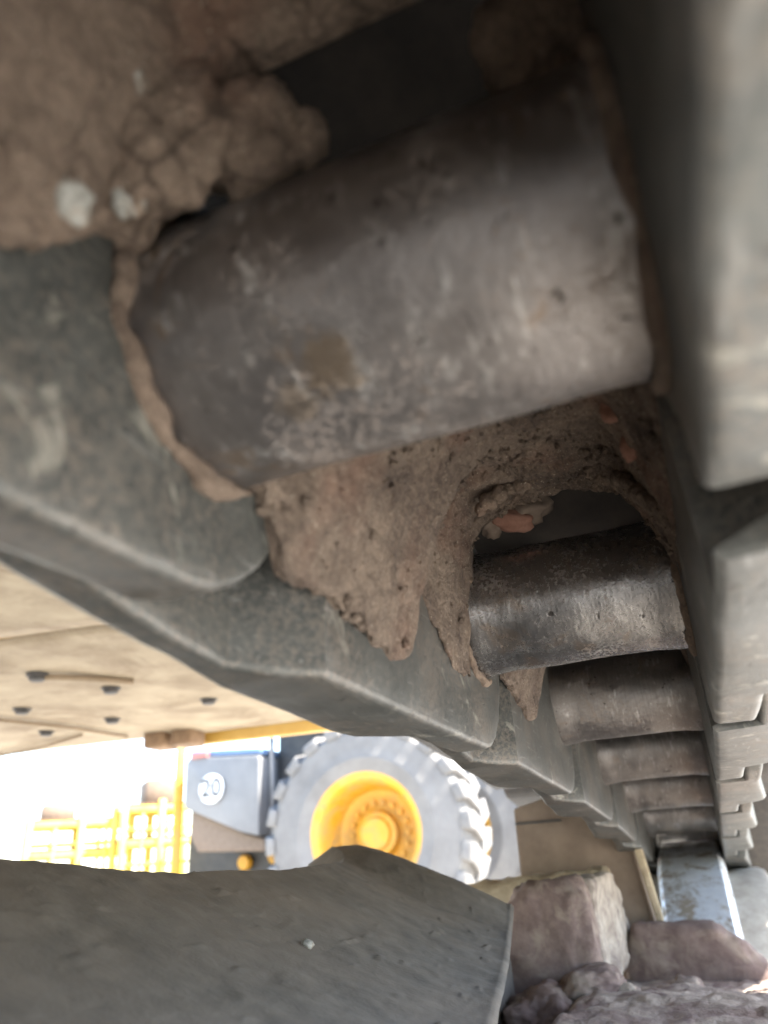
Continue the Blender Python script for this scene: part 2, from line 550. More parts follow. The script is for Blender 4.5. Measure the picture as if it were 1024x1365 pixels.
# ------------------------------------------------------------------ mud on the chain
def mud_sheet(name, xs, ys, zf, top, mat, seed, amp=1.0, mask=None):
    """underside of packed mud: z = zf(x, y) on a grid, closed up to 'top' so it has thickness"""
    nx, ny = len(xs), len(ys)
    v, f = [], []
    off = Vector((seed * 2.3, seed * 5.1, seed))
    for j, y in enumerate(ys):
        for i, x in enumerate(xs):
            z = zf(x, y)
            p = Vector((x, y, z * .6)) + off
            big = fb(p, 38, 4)
            rid = noise.ridged_multi_fractal(p * 60, .9, 2.1, 4, 1, 2) - 1.0
            fine = fb(p, 260, 3)
            lump = noise.noise(p * 95)
            d = amp * (.0030 * big - .0013 * rid + .0012 * abs(lump) + .0008 * fine)
            edge = 1 if 0 < i < nx - 1 else .3
            v.append((x + d * .7 * edge + .0008 * fb(p + Vector((9, 1, 2)), 160, 2), y + d * .5, z + d))
    for j in range(ny - 1):
        for i in range(nx - 1):
            q = (j * nx + i, j * nx + i + 1, (j + 1) * nx + i + 1, (j + 1) * nx + i)
            f.append(q)
    # closing skirt
    rim = [i for i in range(nx)] + [(j) * nx + nx - 1 for j in range(1, ny)] + [(ny - 1) * nx + i for i in range(nx - 2, -1, -1)] + [j * nx for j in range(ny - 2, 0, -1)]
    base = len(v)
    for k in rim:
        x, y, z = v[k]
        v.append((x, y, max(top, z + .0005)))
    n = len(rim)
    for k in range(n):
        f.append((rim[k], rim[(k + 1) % n], base + (k + 1) % n, base + k))
    f.append(tuple(base + k for k in range(n)))
    return mesh(name, v, f)

def axis_pts(a, b, n, wa=1.0):
    return [a + (b - a) * ((k / n) ** wa) for k in range(n + 1)]

# between the first and second bushing: fillet on the left link, thin over the shoe, ragged tongue hanging down the link
LOWL = [(.150, -.030), (.166, -.036), (.1745, -.052), (.200, -.0500), (.232, -.0535), (.262, -.0565), (.276, -.0545), (.284, -.036), (.289, -.026), (.2975, -.019),
        (.306, -.0135), (.312, -.019), (.322, -.0295), (.336, -.0405), (.352, -.044), (.380, -.047)]
def edge_z(x):
    return interp(x, [(-.0567, -.004), (-.053, .009), (-.046, .028), (-.0383, .040), (-.024, .047), (-.011, .0495), (.010, .050), (.0264, .0495), (.037, .043), (.046, .031), (.052, .014), (.0567, -.004)])
def mud_a(x, y):
    low = interp(y, LOWL)
    thin = smooth(.285, .325, y)
    t = max(0, (x + HB - .0045 + .0035 * thin) / (.054 - .030 * thin))
    mid = interp(y, [(.14, .012), (.20, .022), (.26, .034), (.32, .044), (.372, .0525)])
    if t < 1:
        k = max(0, 1 - t)
        k2 = k ** 1.9
        z = mid - (mid - low) * (.88 * k2 + .12 * k ** 12)
    else:
        z = mid
    tr = (HB - x) / .024
    if tr < 1:
        lowr = interp(y, [(.15, -.005), (.2, -.012), (.3, -.02), (.38, -.03)])
        z = min(z, mid - (mid - lowr) * (1 - tr) ** 2.0)
    w = smooth(.325, .365, y)
    ze = edge_z(x)
    z = z * (1 - w) + (min(z, ze) if x < -.045 else ze) * w
    # broken second layer around the far rim
    rim = .332 + .010 * noise.noise(Vector((x * 60, 0, 3))) - .25 * max(0, -.02 - x)
    if y > rim:
        z -= .0035 * smooth(rim, rim + .003, y) * (1 - smooth(-.05, -.056, x))
    return z
xs = [-.0567 + .1134 * (0.55 * u ** 2.2 + .45 * (1 - (1 - u) ** 1.6)) for u in [k / 230 for k in range(231)]]
ys = axis_pts(.145, .374, 230)
mud1 = mud_sheet("packed_mud", xs, ys, mud_a, .0545, M['mud'], 1)
def trim_ragged(me):
    pass
tag(link_obj("packed_mud", mud1, M['mud']),
    "brown packed mud filling the chain between the two nearest bushings, ragged tongue on the left link", "mud")

def crumbs(name, zf, xr, yr, n, seed, mat, label):
    rnd = random.Random(seed)
    base = []
    for k in range(5):
        sm = stone_mesh("t", 1, seed + k, 1, 1, .7, 1, .5)
        base.append(([q.co.copy() for q in sm.vertices], [tuple(q.vertices) for q in sm.polygons]))
        bpy.data.meshes.remove(sm)
    v, f = [], []
    for k in range(n):
        x = xr[0] + (xr[1] - xr[0]) * rnd.random()
        y = yr[0] + (yr[1] - yr[0]) * rnd.random()
        if noise.noise(Vector((x * 40, y * 40, seed))) < -.1:
            continue
        r = .0006 + .0022 * rnd.random() ** 3
        b, fc = base[k % 5]
        o = len(v)
        c = Vector((x, y, zf(x, y)))
        m = Matrix.Rotation(rnd.random() * 6.3, 3, (rnd.random(), rnd.random(), rnd.random() + .1))
        v += [c + m @ (q * r) for q in b]
        f += [tuple(i + o for i in q) for q in fc]
    me = mesh(name, v, f, False)
    return tag(link_obj(name, me, M[mat]), label, "crumbs", kind="stuff")
def crust(name, pts, rad, seed, mat, label):
    path = []
    for k in range(161):
        u = k / 160
        q = u * (len(pts) - 1)
        i = min(int(q), len(pts) - 2)
        p = Vector(pts[i]).lerp(Vector(pts[i + 1]), q - i)
        path.append(p + Vector((0, .004 * noise.noise(Vector((u * 14, seed, 0))), .0022 * noise.noise(Vector((u * 17, seed, 4))))))
    me = tube_mesh(name, path, lambda u: rad * (.75 + .6 * noise.noise(Vector((u * 12, seed, 2)))) * min(1, 14 * u + .1, 14 * (1 - u) + .1), 20)
    for q in me.vertices:
        o = Vector((seed, 0, 0))
        q.co += Vector((.4, .8, 1)) * (.0016 * fb(q.co + o, 130, 4) + .0022 * noise.noise(q.co * 70 + o))
    return tag(link_obj(name, me, M[mat]), label, "mud crust")
ax = [-.0545 + .1085 * k / 24 for k in range(25)]
crust("mud_crust", [(x, .364, min(edge_z(x), .048) - .001) for x in ax], .0048, 2, 'mud', "lumpy mud crust forming the inner rim of the hollow over the second bushing")
crust("mud_crust", [(-.054 + .05 * k / 12, .338 + .012 * k / 12, .006 + .039 * (1 - (1 - k / 12) ** 2)) for k in range(5, 13)], .0042, 11, 'clod', "thick broken mud edge left of the hollow over the second bushing")
crust("mud_crust", [(.056 - .018 * math.sin(k / 12 * 1.5), .30 + .055 * k / 12, -.012 + .05 * math.sin(k / 12 * 1.5)) for k in range(13)], .0045, 19, 'mud', "mud crust along the right link beside the second bushing")
crumbs("mud_crumbs", lambda x, y: mud_a(x, y) - .0008, (-.0555, .0555), (.16, .372), 900, 3, 'mud', "tiny mud crumbs clinging to the packed mud between the two nearest bushings")
crumbs("rim_crumbs", lambda x, y: mud_a(x, y) - .0010, (-.05, .054), (.345, .374), 420, 5, 'clod', "mud crumbs along the broken rim of the hollow over the second bushing")

def mud_b_factory(y0):
    def g(x, y):
        q = y - y0
        x = max(x, -HB + .004)
        low = interp(q, [(0, -.03), (.03, -.045), (.07, -.058), (.10, -.062), (.115, -.052), (.13, -.035), (.16, -.01), (.2, .02)])
        t = (x + HB) / .05
        mid = .047 + .02 * q
        z = mid
        if t < 1:
            z = mid - (mid - low) * (1 - t) ** 1.7
        tr = (HB - x) / .02
        if tr < 1:
            z = min(z, mid - (mid + .005) * (1 - tr) ** 2)
        return z
    return g
ys2 = axis_pts(.450, .635, 90)
xs2 = [-.0567 + .1134 * (0.55 * u ** 2.2 + .45 * (1 - (1 - u) ** 1.6)) for u in [k / 90 for k in range(91)]]
mud2 = mud_sheet("packed_mud", xs2, ys2, mud_b_factory(.43), .050, M['mud'], 4, 1.2)
tag(link_obj("packed_mud", mud2, M['mud']),
    "small brown mud tongue hanging behind the second bushing, above the third", "mud")

# mud under the nearest shoe, upper left of the view
def mud_c(x, y):
    low = interp(y, [(-.06, -.03), (.02, -.025), (.06, -.018), (.072, -.020), (.082, -.008), (.093, .003), (.105, .008), (.12, .012)])
    t = max(0, (x + HB - .005) / .030)
    low += .011 * noise.noise(Vector((y * 55, 3.3, 0))) + .005 * noise.noise(Vector((y * 170, 1.3, 0)))
    mid = interp(y, [(-.06, .047), (.06, .046), (.095, .049), (.104, .052)])
    z = mid
    if t < 1:
        z = mid - (mid - low) * max(0, 1 - t) ** 1.5
    tr = (HB - x) / .02
    if tr < 1:
        z = min(z, mid - .02 * (1 - tr) ** 2)
    return z
mud3 = mud_sheet("packed_mud", axis_pts(-.0567, .0567, 130), axis_pts(-.06, .103, 150), mud_c, .0545, M['clod'], 8, 1.5)
tag(link_obj("packed_mud", mud3, M['clod']),
    "dark brown mud caked under the overhead shoe along the top edge", "mud")

def clod(center, size, seed, label, mat='clod', sub=5, rough=.36):
    bm = bmesh.new()
    bmesh.ops.create_icosphere(bm, subdivisions=sub, radius=1)
    off = Vector((seed * 4.1, seed * 2.7, seed * 1.9))
    for v in bm.verts:
        u = v.co.copy()
        d = 1 + rough * noise.noise(u * 1.4 + off) + .3 * rough * noise.noise(u * 3.1 + off) + .22 * rough * fb(u + off, 9, 5)
        v.co = Vector((u.x * size[0], u.y * size[1], u.z * size[2])) * d
    me = bpy.data.meshes.new("mud_clod")
    bm.to_mesh(me); bm.free()
    me.polygons.foreach_set("use_smooth", [True] * len(me.polygons))
    return tag(link_obj("mud_clod", me, M[mat], None, center), label, "mud clod", "mud clods stuck round the nearest bushing")

clod((-.047, .093, .028), (.021, .012, .022), 1, "broad brown mud clod above the left end of the nearest bushing")
clod((-.026, .106, .034), (.017, .011, .014), 2, "knobbly mud clod overlapping the dark gap above the nearest bushing")
clod((-.0125, .1115, .0345), (.0065, .006, .0075), 5, "small mud nub at the tip of the clod over the dark gap", sub=4)
clod((-.054, .070, .004), (.010, .016, .018), 3, "mud clod smeared on the left link at the picture's left edge")
clod((.047, .122, .050), (.016, .012, .020), 4, "dark mud lump under the shoe above the right end of the nearest bushing")

def ring_mud(x, a0, a1, rad, wid, seed, label, c):
    path = []
    for k in range(70):
        a = a0 + (a1 - a0) * k / 69
        rr = rad + .0016 * noise.noise(Vector((a * 3, seed, 0)))
        path.append((x + .0012 * noise.noise(Vector((a * 4, seed, 5))), c.y + rr * math.cos(a), c.z + rr * math.sin(a)))
    me = tube_mesh("mud_seam", path, lambda u: wid * (.85 + .35 * noise.noise(Vector((u * 8, seed, 2))) + .12 * noise.noise(Vector((u * 30, seed, 7)))) * min(1, 8 * u + .1, 8 * (1 - u) + .1), 12)
    for q in me.vertices:
        o = Vector((seed, 2, 0))
        n_ = .0014 * noise.noise(q.co * 75 + o) + .0009 * fb(q.co + o, 190, 4)
        q.co += Vector((.5, .8, .8)) * n_ + Vector((0, 1, 1)) * .0012 * noise.noise(q.co * 38 + o)
    return tag(link_obj("mud_seam", me, M['clod']), label, "mud seam")
ring_mud(-.0560, R(115), R(306), .0378, .0033, 1, "thin curved mud seam round the left end of the nearest bushing", pin(1))
ring_mud(.0560, R(100), R(320), .0375, .0030, 3, "reddish mud seam round the right end of the nearest bushing", pin(1))
ring_mud(-.0560, R(100), R(300), .0380, .0032, 6, "thin mud seam round the left end of the second bushing", pin(2))
ring_mud(.0560, R(90), R(290), .0380, .0030, 9, "thin mud seam round the right end of the second bushing", pin(2))

def stone(loc, r, seed, mat, label, sx=1, sy=1, sz=1, rot=(0, 0, 0)):
    return tag(link_obj("stone", stone_mesh("stone", r, seed, sx, sy, sz), M[mat], None, loc, rot), label, "stone", "stones stuck in the mud")
stone((-.0135, .384, .0475), .011, 3, 'stone_brown', "brown stone wedged in the hollow above the second bushing", 1.3, .7, .9)
stone((-.0235, .380, .0400), .0085, 6, 'stone_red', "brick red stone in the hollow above the second bushing", 1.4, .7, .8, (0, .3, 0))
stone((-.0345, .383, .0390), .006, 9, 'stone_brown', "small brown stone at the left of the hollow above the second bushing")
stone((-.0497, .0775, -.0043), .0052, 11, 'stone_pale', "pale stone in the mud at the picture's left edge", 1.2, 1, 1)
stone((-.0455, .0905, .0085), .0042, 12, 'stone_pale', "pale stone in the mud just left of the nearest bushing", .9, .9, 1.2)
stone((-.0477, .0752, .0296), .0056, 13, 'stone_pale', "larger of two pale stones high in the mud at upper left")
stone((-.0388, .0790, .0290), .0042, 17, 'stone_pale', "smaller of two pale stones high in the mud at upper left")
stone((.0430, .262, .0245), .0048, 14, 'stone_red', "upper of two reddish pebbles in the mud right of the nearest bushing", .8, .8, 1.2)
stone((.0465, .275, .0130), .0046, 15, 'stone_red', "lower of two reddish pebbles in the mud right of the nearest bushing", .7, .8, 1.4)

# ------------------------------------------------------------------ idler
idler = empty("front_idler", IC + Vector((IX, 0, 0)), "polished silver front idler under the far end of the chain, dusty rims", "idler")
RF, RS = .405, .355
fl = lathe_mesh("flange", [(-.047, RS - .02), (-.056, RS + .012), (-.0545, RF - .016), (-.051, RF - .006), (-.046, RF - .001), (-.03, RF), (.03, RF), (.046, RF - .001), (.051, RF - .006), (.0545, RF - .016), (.056, RS + .012), (.047, RS - .02)], 160)
link_obj("flange", fl, M['idler'], idler)["label"] = "polished silver centre flange"
for s in (-1, 1):
    pr = [(.050, RS - .09), (.054, RS - .002), (.075, RS), (.108, RS), (.118, RS - .004), (.122, RS - .012), (.122, RS - .05), (.115, RS - .09)]
    link_obj("rim", lathe_mesh("rim", [(s * a, r) for a, r in pr], 120), M['idler_side'], idler)
    link_obj("web", lathe_mesh("web", [(s * .05, .07), (s * .05, RS - .085), (s * .095, RS - .085), (s * .09, .12), (s * .12, .10), (s * .12, .03), (s * .05, .03)], 64), M['idler_side'], idler)

# ------------------------------------------------------------------ track frame and idler yoke
frame = empty("track_undercarriage", (0, .4, -.62), "dusty dark grey track frame filling the lower left, with oxide red blocks at its end", "track frame")
FO = Vector((0, .4, -.62))
def fr(name, me, mat):
    me.transform(Matrix.Translation(-FO))
    return link_obj(name, me, mat, frame)
Lp = [(-.9, -.262, -.106), (.02, -.262, -.106), (.15, -.262, -.110), (.277, -.262, -.1165), (.42, -.262, -.1285), (.52, -.262, -.1300), (.60, -.264, -.1290), (.66, -.275, -.1285), (.70, -.285, -.1275), (.735, -.300, -.1245), (.76, -.315, -.1175), (.78, -.335, -.1130), (.80, -.345, -.1120)]
Rp = [(-.9, .03, -.205), (.02, .02, -.205), (.25, -.045, -.203), (.39, -.068, -.203), (.60, -.11, -.198), (.72, -.135, -.190), (.80, -.150, -.176)]
def plate_pt(u, y):
    xl, zl = interp(y, [(p[0], p[1]) for p in Lp]), interp(y, [(p[0], p[2]) for p in Lp])
    xr, zr = interp(y, [(p[0], p[1]) for p in Rp]), interp(y, [(p[0], p[2]) for p in Rp])
    x = xr + (xl - xr) * u
    lip = smooth(.70, .79, y)
    uu = u
    u = max(0, (u - .03) / .97)
    prof = (u ** 1.25) * (1 - lip) + (1 - (1 - min(1, u * 1.18)) ** 1.25) * lip
    z = zr + (zl - zr) * prof - .003 * max(0, (.03 - uu) / .03) ** 2
    p = Vector((x, y, 0))
    z += .0012 * noise.noise(p * 14) + .0007 * fb(p, 55, 4)
    z -= .0006 * max(0, noise.noise(p * 120)) * smooth(.3, 0, u)
    # dried dirt specks
    k = noise.noise(p * 95 + Vector((4, 4, 4)))
    z += .0012 * smooth(.45, .7, k)
    return (x, y, z)
nu, nv = 150, 200
v, f = [], []
for j in range(nv + 1):
    y = .02 + .78 * (j - 30) / (nv - 30) if j >= 30 else -.9 + .92 * j / 30
    row = [plate_pt(i / nu, y) for i in range(nu + 1)]
    v += row
for j in range(nv):
    for i in range(nu):
        f.append((j * (nu + 1) + i, j * (nu + 1) + i + 1, (j + 1) * (nu + 1) + i + 1, (j + 1) * (nu + 1) + i))
rim = [i for i in range(nu + 1)] + [j * (nu + 1) + nu for j in range(1, nv + 1)] + [nv * (nu + 1) + i for i in range(nu - 1, -1, -1)] + [j * (nu + 1) for j in range(nv - 1, 0, -1)]
b0 = len(v)
for k in rim:
    x, y, z = v[k]
    v.append((x - .030, y, z - .016))
n = len(rim)
f += [(rim[k], rim[(k + 1) % n], b0 + (k + 1) % n, b0 + k) for k in range(n)]
f.append(tuple(b0 + k for k in range(n)))
hp = mesh("hood_plate", v, f)
hp.set_sharp_from_angle(angle=R(50))
fr("hood_plate", hp, M['frame'])["label"] = "dark sloping plate with a raised lip at its far end"
fr("main_beam", box_mesh("main_beam", -.25, .10, -1.2, 1.12, -.72, -.325, .02, 3), M['frame'])  # hidden frame body, put in to keep light from leaking up past the plate

fr("gap_filler", box_mesh("gap_filler", -.33, -.195, -.85, .945, -.34, -.236, .004, 2), M['frame'])  # added box: keeps the gap under the plate dark, hiding the sunlit ground

DIRT = []
def rough_box(name, poly, y0, y1, seed, amp, bev, mat, sub=5):
    me = prism(name, poly, y0, y1, 'y', bev, 3)
    bm = bmesh.new(); bm.from_mesh(me)
    bmesh.ops.triangulate(bm, faces=[q for q in bm.faces if len(q.verts) > 4])
    bmesh.ops.subdivide_edges(bm, edges=[e for e in bm.edges if e.calc_length() > .012], cuts=sub, use_grid_fill=True)
    bmesh.ops.triangulate(bm, faces=bm.faces)
    for _ in range(14):
        bmesh.ops.smooth_vert(bm, verts=bm.verts, factor=.5, use_axis_x=True, use_axis_y=True, use_axis_z=True)
    bm.normal_update()
    o = Vector((seed * 3, seed, 1))
    mv = []
    for q in bm.verts:
        d = amp * (fb(q.co + o, 40, 4) + .5 * fb(q.co + o, 140, 3))
        mv.append(q.co + q.normal * d)
    for q, p in zip(bm.verts, mv):
        q.co = p
    bm.to_mesh(me); bm.free()
    me.polygons.foreach_set("use_smooth", [True] * len(me.polygons))
    return me

for k, (c, sz, lab) in enumerate([((-.150, .90, -.290), (.045, .06, .030), "dirt lump in the gap between the dark plate and the red block"), ((-.105, .93, -.272), (.05, .05, .025), "low dirt lump at the foot of the red block")]):
    DIRT.append((c, sz, lab))
# guide block: front face oxide red, worn pale right cheek with a rounded far nose
gb = rough_box("guide_block", [(-.30, -.36), (-.262, -.235), (-.200, -.185), (-.186, -.169), (-.150, -.1615), (-.098, -.1630), (-.106, -.36)], .95, 1.03, 2, .0075, .014, None)
fr("guide_block", gb, M['red'])["label"] = "oxide red block, front face"
nose = []
for k in range(9):
    a = R(90 - 100 * k / 8)
    nose.append((1.18 + .11 * math.cos(a), -.245 + .080 * math.sin(a)))
gc = prism("cheek_plate", [(1.0, -.165)] + nose + [(1.20, -.285), (1.0, -.29)], -.140, -.100, 'x', .006, 2)
bm = bmesh.new(); bm.from_mesh(gc)
bmesh.ops.triangulate(bm, faces=bm.faces)
for _ in range(4):
    bmesh.ops.subdivide_edges(bm, edges=[e for e in bm.edges if e.calc_length() > .012], cuts=1)
    bmesh.ops.triangulate(bm, faces=bm.faces)
for q in bm.verts:
    q.co += Vector((1, .3, .6)) * .005 * fb(q.co, 34, 4)
    if q.co.x > -.108:
        q.co.x -= .012 * smooth(.030, .016, math.hypot((q.co.y - 1.10) * .55, q.co.z + .245))
bm.to_mesh(gc); bm.free()
gc.polygons.foreach_set("use_smooth", [True] * len(gc.polygons))
fr("cheek_plate", gc, M['redpale'])["label"] = "pale chipped cheek with a rounded nose and a dark recess"
# cross rail
cr = rough_box("cross_rail", [(-.115, -.345), (-.100, -.2315), (.028, -.2355), (.092, -.300), (.11, -.345)], 1.235, 1.285, 5, .006, .010, None)
fr("cross_rail", cr, M['red'])["label"] = "oxide red cross rail with a sloping right end"

# grit lying on the end of the frame
def grit_z(x, y):
    p = Vector((x, y, 0))
    z = -.262 - .042 * smooth(.80, 1.2, y) + .008 * fb(p, 9, 4) + .0022 * fb(p, 48, 5)
    z += .012 * math.exp(-((x + .03) / .035) ** 2 - ((y - 1.02) / .06) ** 2)
    z += .003 * smooth(.2, .6, noise.noise(p * 38))
    z += -.025 * smooth(-.105, -.14, x) * smooth(.95, .85, y)
    return z
v, f = [], []
nx, ny = 150, 150
for j in range(ny + 1):
    for i in range(nx + 1):
        x, y = -.20 + .33 * i / nx, .56 + .69 * j / ny
        v.append((x, y, grit_z(x, y)))
for j in range(ny):
    for i in range(nx):
        f.append((j * (nx + 1) + i, j * (nx + 1) + i + 1, (j + 1) * (nx + 1) + i + 1, (j + 1) * (nx + 1) + i))
gr = mesh("loose_grit", v, f)
tag(link_obj("loose_grit", gr, M['rubble']), "pale loose grit lying on the end of the track frame", "grit", kind="stuff")
for k, (x, y, r, lab) in enumerate([(-.02, 1.06, .013, "largest stone on the grit before the red cross rail"), (.05, .92, .008, "grey pebble on the grit at lower right"),
                                  (-.07, .90, .007, "pebble on the grit at the foot of the red block")]):
    tag(link_obj("pebble", stone_mesh("pebble", r, 30 + k, 1.3, 1, .7, 3, .5), M['rubble'], None, (x, y, grit_z(x, y) + r * .1)), lab, "pebble", "pebbles on the grit")

for k, (u, y, r, lab) in enumerate([(.55, .42, .0030, "small pale chip lying on the dark sloping plate")]):
    p = plate_pt(u, y)
    tag(link_obj("pebble", stone_mesh("pebble", r, 50 + k, 1.2, 1, .8, 3), M['stone_pale' if k == 0 else 'stone_brown'], None, (p[0], p[1], p[2] + r * .5)), lab, "pebble", "grains lying on the dark plate")

for k, (c, sz, lab) in enumerate(DIRT):
    o = clod(c, sz, 21 + k, lab, 'red')
    o['group'] = 'dirt lumps on the track frame'

yoke = empty("idler_yoke", (-.17, 1.31, -.35), "brown weathered idler yoke plate left of the silver idler", "idler yoke")
YO = Vector((-.17, 1.31, -.35))
def yk(name, me, mat):
    me.transform(Matrix.Translation(-YO))
    return link_obj(name, me, mat, yoke)
yk("yoke_plate", prism("yoke_plate", [(-0.2575, -0.3272), (-0.2512, -0.0670), (-0.1750, -0.0491), (-0.0853, -0.1074), (-0.0754, -0.1226), (-0.0548, -0.2823), (-0.0548, -0.3272)], 1.30, 1.328, 'y', .003, 2), M['brown'])
yk("edge_strip", prism("edge_strip", [(-0.0729, -0.1192), (-0.0605, -0.1192), (-0.0464, -0.2448), (-0.0543, -0.2537)], 1.285, 1.2995, 'y', .002, 2), M['tan'])["label"] = "pale worn edge of the plate"
yk("ledge", rough_box("ledge", [(-0.3378, -0.2906), (-0.3378, -0.1696), (-0.2008, -0.1658), (-0.1063, -0.1583), (-0.1035, -0.1819), (-0.1488, -0.2906)], 1.17, 1.27, 7, .006, .008, None), M['tan'])["label"] = "tan dirt covered ledge"
yk("seam_bar", box_mesh("seam_bar", -.250, -.175, 1.292, 1.2995, -.092, -.0885, .001, 1), M['darkhole'])

# ------------------------------------------------------------------ machine underside
B0 = Vector((-1.1, 2.235, .30))
house = empty("machine_underside", B0, "sand coloured underside of the machine body with bolts, seams and a yellow edge", "machine body")
house.rotation_euler = (0, 0, R(6.5))
def hb(name, me, mat, parent=house, loc=None):
    return link_obj(name, me, mat, parent, loc)
# local: x to the left is negative, y<0 comes back over the camera's side
hb("body_shell", box_mesh("body_shell", -3.2, .75, -3.2, -.02, .012, .9, .01, 2), M['yellow'])
pan = [(-3.2, -1.175, -1.19, -.02), (-1.165, .70, -1.19, -.02), (-3.2, -.865, -3.2, -1.20), (-.855, .55, -3.2, -1.20)]
for (x0, x1, y0, y1) in pan:
    nx, ny = 40, 40
    v, f = [], []
    for j in range(ny + 1):
        for i in range(nx + 1):
            x, y = x0 + (x1 - x0) * i / nx, y0 + (y1 - y0) * j / ny
            e = min(i, nx - i, j, ny - j)
            v.append((x, y, .006 * noise.noise(Vector((x * 1.7, y * 1.7, 0))) + .002 * noise.noise(Vector((x * 7, y * 7, 0))) + (.006 if e == 0 else 0)))
    for j in range(ny):
        for i in range(nx):
            f.append((j * (nx + 1) + i, j * (nx + 1) + i + 1, (j + 1) * (nx + 1) + i + 1, (j + 1) * (nx + 1) + i))
    nb = len(v)
    v += [(x0, y0, .0115), (x1, y0, .0115), (x1, y1, .0115), (x0, y1, .0115)]
    c4 = (0, nx, (ny + 1) * (nx + 1) - 1, ny * (nx + 1))
    sides = [[i for i in range(nx + 1)], [j * (nx + 1) + nx for j in range(ny + 1)], [ny * (nx + 1) + i for i in range(nx, -1, -1)], [j * (nx + 1) for j in range(ny, -1, -1)]]
    for k in range(4):
        f.append(tuple(sides[k]) + (nb + (k + 1) % 4, nb + k))
    hb("belly_panel", mesh("belly_panel", v, f), M['belly'])
hb("edge_trim", box_mesh("edge_trim", -.55, .72, -.018, .02, -.035, .10, .006, 2), M['belly_trim'])["label"] = "yellow painted edge"
bolt_me = lathe_mesh("bolt_head", [(-.014, 0), (-.014, .014), (-.011, .018), (-.003, .018), (-.003, .024), (.004, .024)], 24, 'z')
for (x, y) in [(-.300, -.957), (-.242, -.763), (-.574, -.674), (-.471, -.420), (-.746, -.359), (-.109, -.510)]:
    hb("bolt_head", bolt_me, M['darkhole'], house, (x, y, 0))
for x in (-.50, -.40):
    hb("bracket", box_mesh("bracket", x - .038, x + .038, -.15, -.05, -.05, .0, .008, 2), M['rust'])
hb("hose", tube_mesh("hose", [(-.29 + .10 * u + .04 * u * u, -.95 + .12 * u * u + .02 * u, -.006) for u in [k / 20 for k in range(21)]], .007, 10), M['belly_dirt'])
hb("rod", tube_mesh("rod", [(-1.1, -.98, -.008), (-.688, -.62, -.010), (-.62, -.426, -.010), (-.583, -.171, -.010)], .005, 10), M['belly_dirt'])
hb("rod", tube_mesh("rod", [(-1.6, -.05, -.014), (-1.13, -.113, -.012), (-.886, -.188, -.012), (-.665, -.293, -.010)], .005, 10), M['belly_dirt'])

# ------------------------------------------------------------------ wheel loader in the yard
WC = Vector((-3.40, 8.30, .13))
loader = empty("wheel_loader", (WC.x - 1.2, WC.y + .6, G), "wheel loader in the yard with a yellow rimmed tyre and a grey box marked 20", "wheel loader")
LO = Vector(loader.location)
wheel = empty("wheel", WC - LO, parent=loader)
wheel.rotation_euler = (0, 0, R(-86))   # local +x is the axle, pointing out at the viewer's left
RW = 1.20
tp = [(-.45, .56), (-.47, .75), (-.48, .92), (-.45, 1.07), (-.38, 1.125), (0, 1.135), (.38, 1.125), (.45, 1.07), (.48, .92), (.475, .80), (.482, .79), (.482, .77), (.47, .75), (.46, .64), (.43, .60), (.40, .56)]
link_obj("tyre", lathe_mesh("tyre", [(a, r) for a, r in tp], 120), M['tyre'], wheel)
rp = [(.40, .56), (.445, .60), (.455, .635), (.43, .645), (.425, .60), (.38, .555), (.30, .535), (.10, .50), (-.04, .47), (-.08, .40), (-.08, .28), (-.06, .25), (.06, .23), (.08, .19), (.085, 0)]
link_obj("rim", lathe_mesh("rim", rp, 96), M['yellow'], wheel)["label"] = "yellow dished rim"
nutm = lathe_mesh("wheel_nut", [(.0, 0), (.0, .028), (.05, .028), (.05, 0)], 6)
for k in range(18):
    a = 2 * math.pi * k / 18
    link_obj("wheel_nut", nutm, M['yellow'], wheel, (-.075, .335 * math.cos(a), .335 * math.sin(a)))
hubm = lathe_mesh("hub_cap", [(.08, .18), (.13, .16), (.14, .10), (.14, 0)], 40)
link_obj("hub_cap", hubm, M['yellow'], wheel)
# tread lugs: a chevron half on each shoulder
def lug_mesh(s):
    a0, a1 = 0, .085
    pts = []
    out = []
    for (x, da) in ((.475, .0), (.40, .01), (.18, .06), (.01, .10)):
        for (w) in (da, da + .16):
            for r in (1.06 if x > .45 else 1.12, 1.165 if x > .45 else 1.205):
                out.append((s * x, r * math.sin(w), r * math.cos(w)))
    f = []
    for i in range(3):
        b = i * 4
        q = [(0, 1), (1, 3), (3, 2), (2, 0)]
        for (m0, m1) in q:
            f.append((b + m0, b + m1, b + 4 + m1, b + 4 + m0))
    f += [(0, 1, 3, 2), (12, 13, 15, 14)]
    return bevel_mesh(mesh("tread_lug", out, f, False), .012, 2, 30)
lugs = {s: lug_mesh(s) for s in (-1, 1)}
for k in range(24):
    for s in (-1, 1):
        link_obj("tread_lug", lugs[s], M['tyre'], wheel, (0, 0, 0), (2 * math.pi * (k + (.5 if s > 0 else 0)) / 24, 0, 0))

far = wheel.copy()
COL.objects.link(far)
far.parent = loader
far.location = Vector((WC.x + .10, WC.y + 2.5, WC.z)) - LO
for ch in list(wheel.children):
    c = ch.copy()
    COL.objects.link(c)
    c.parent = far

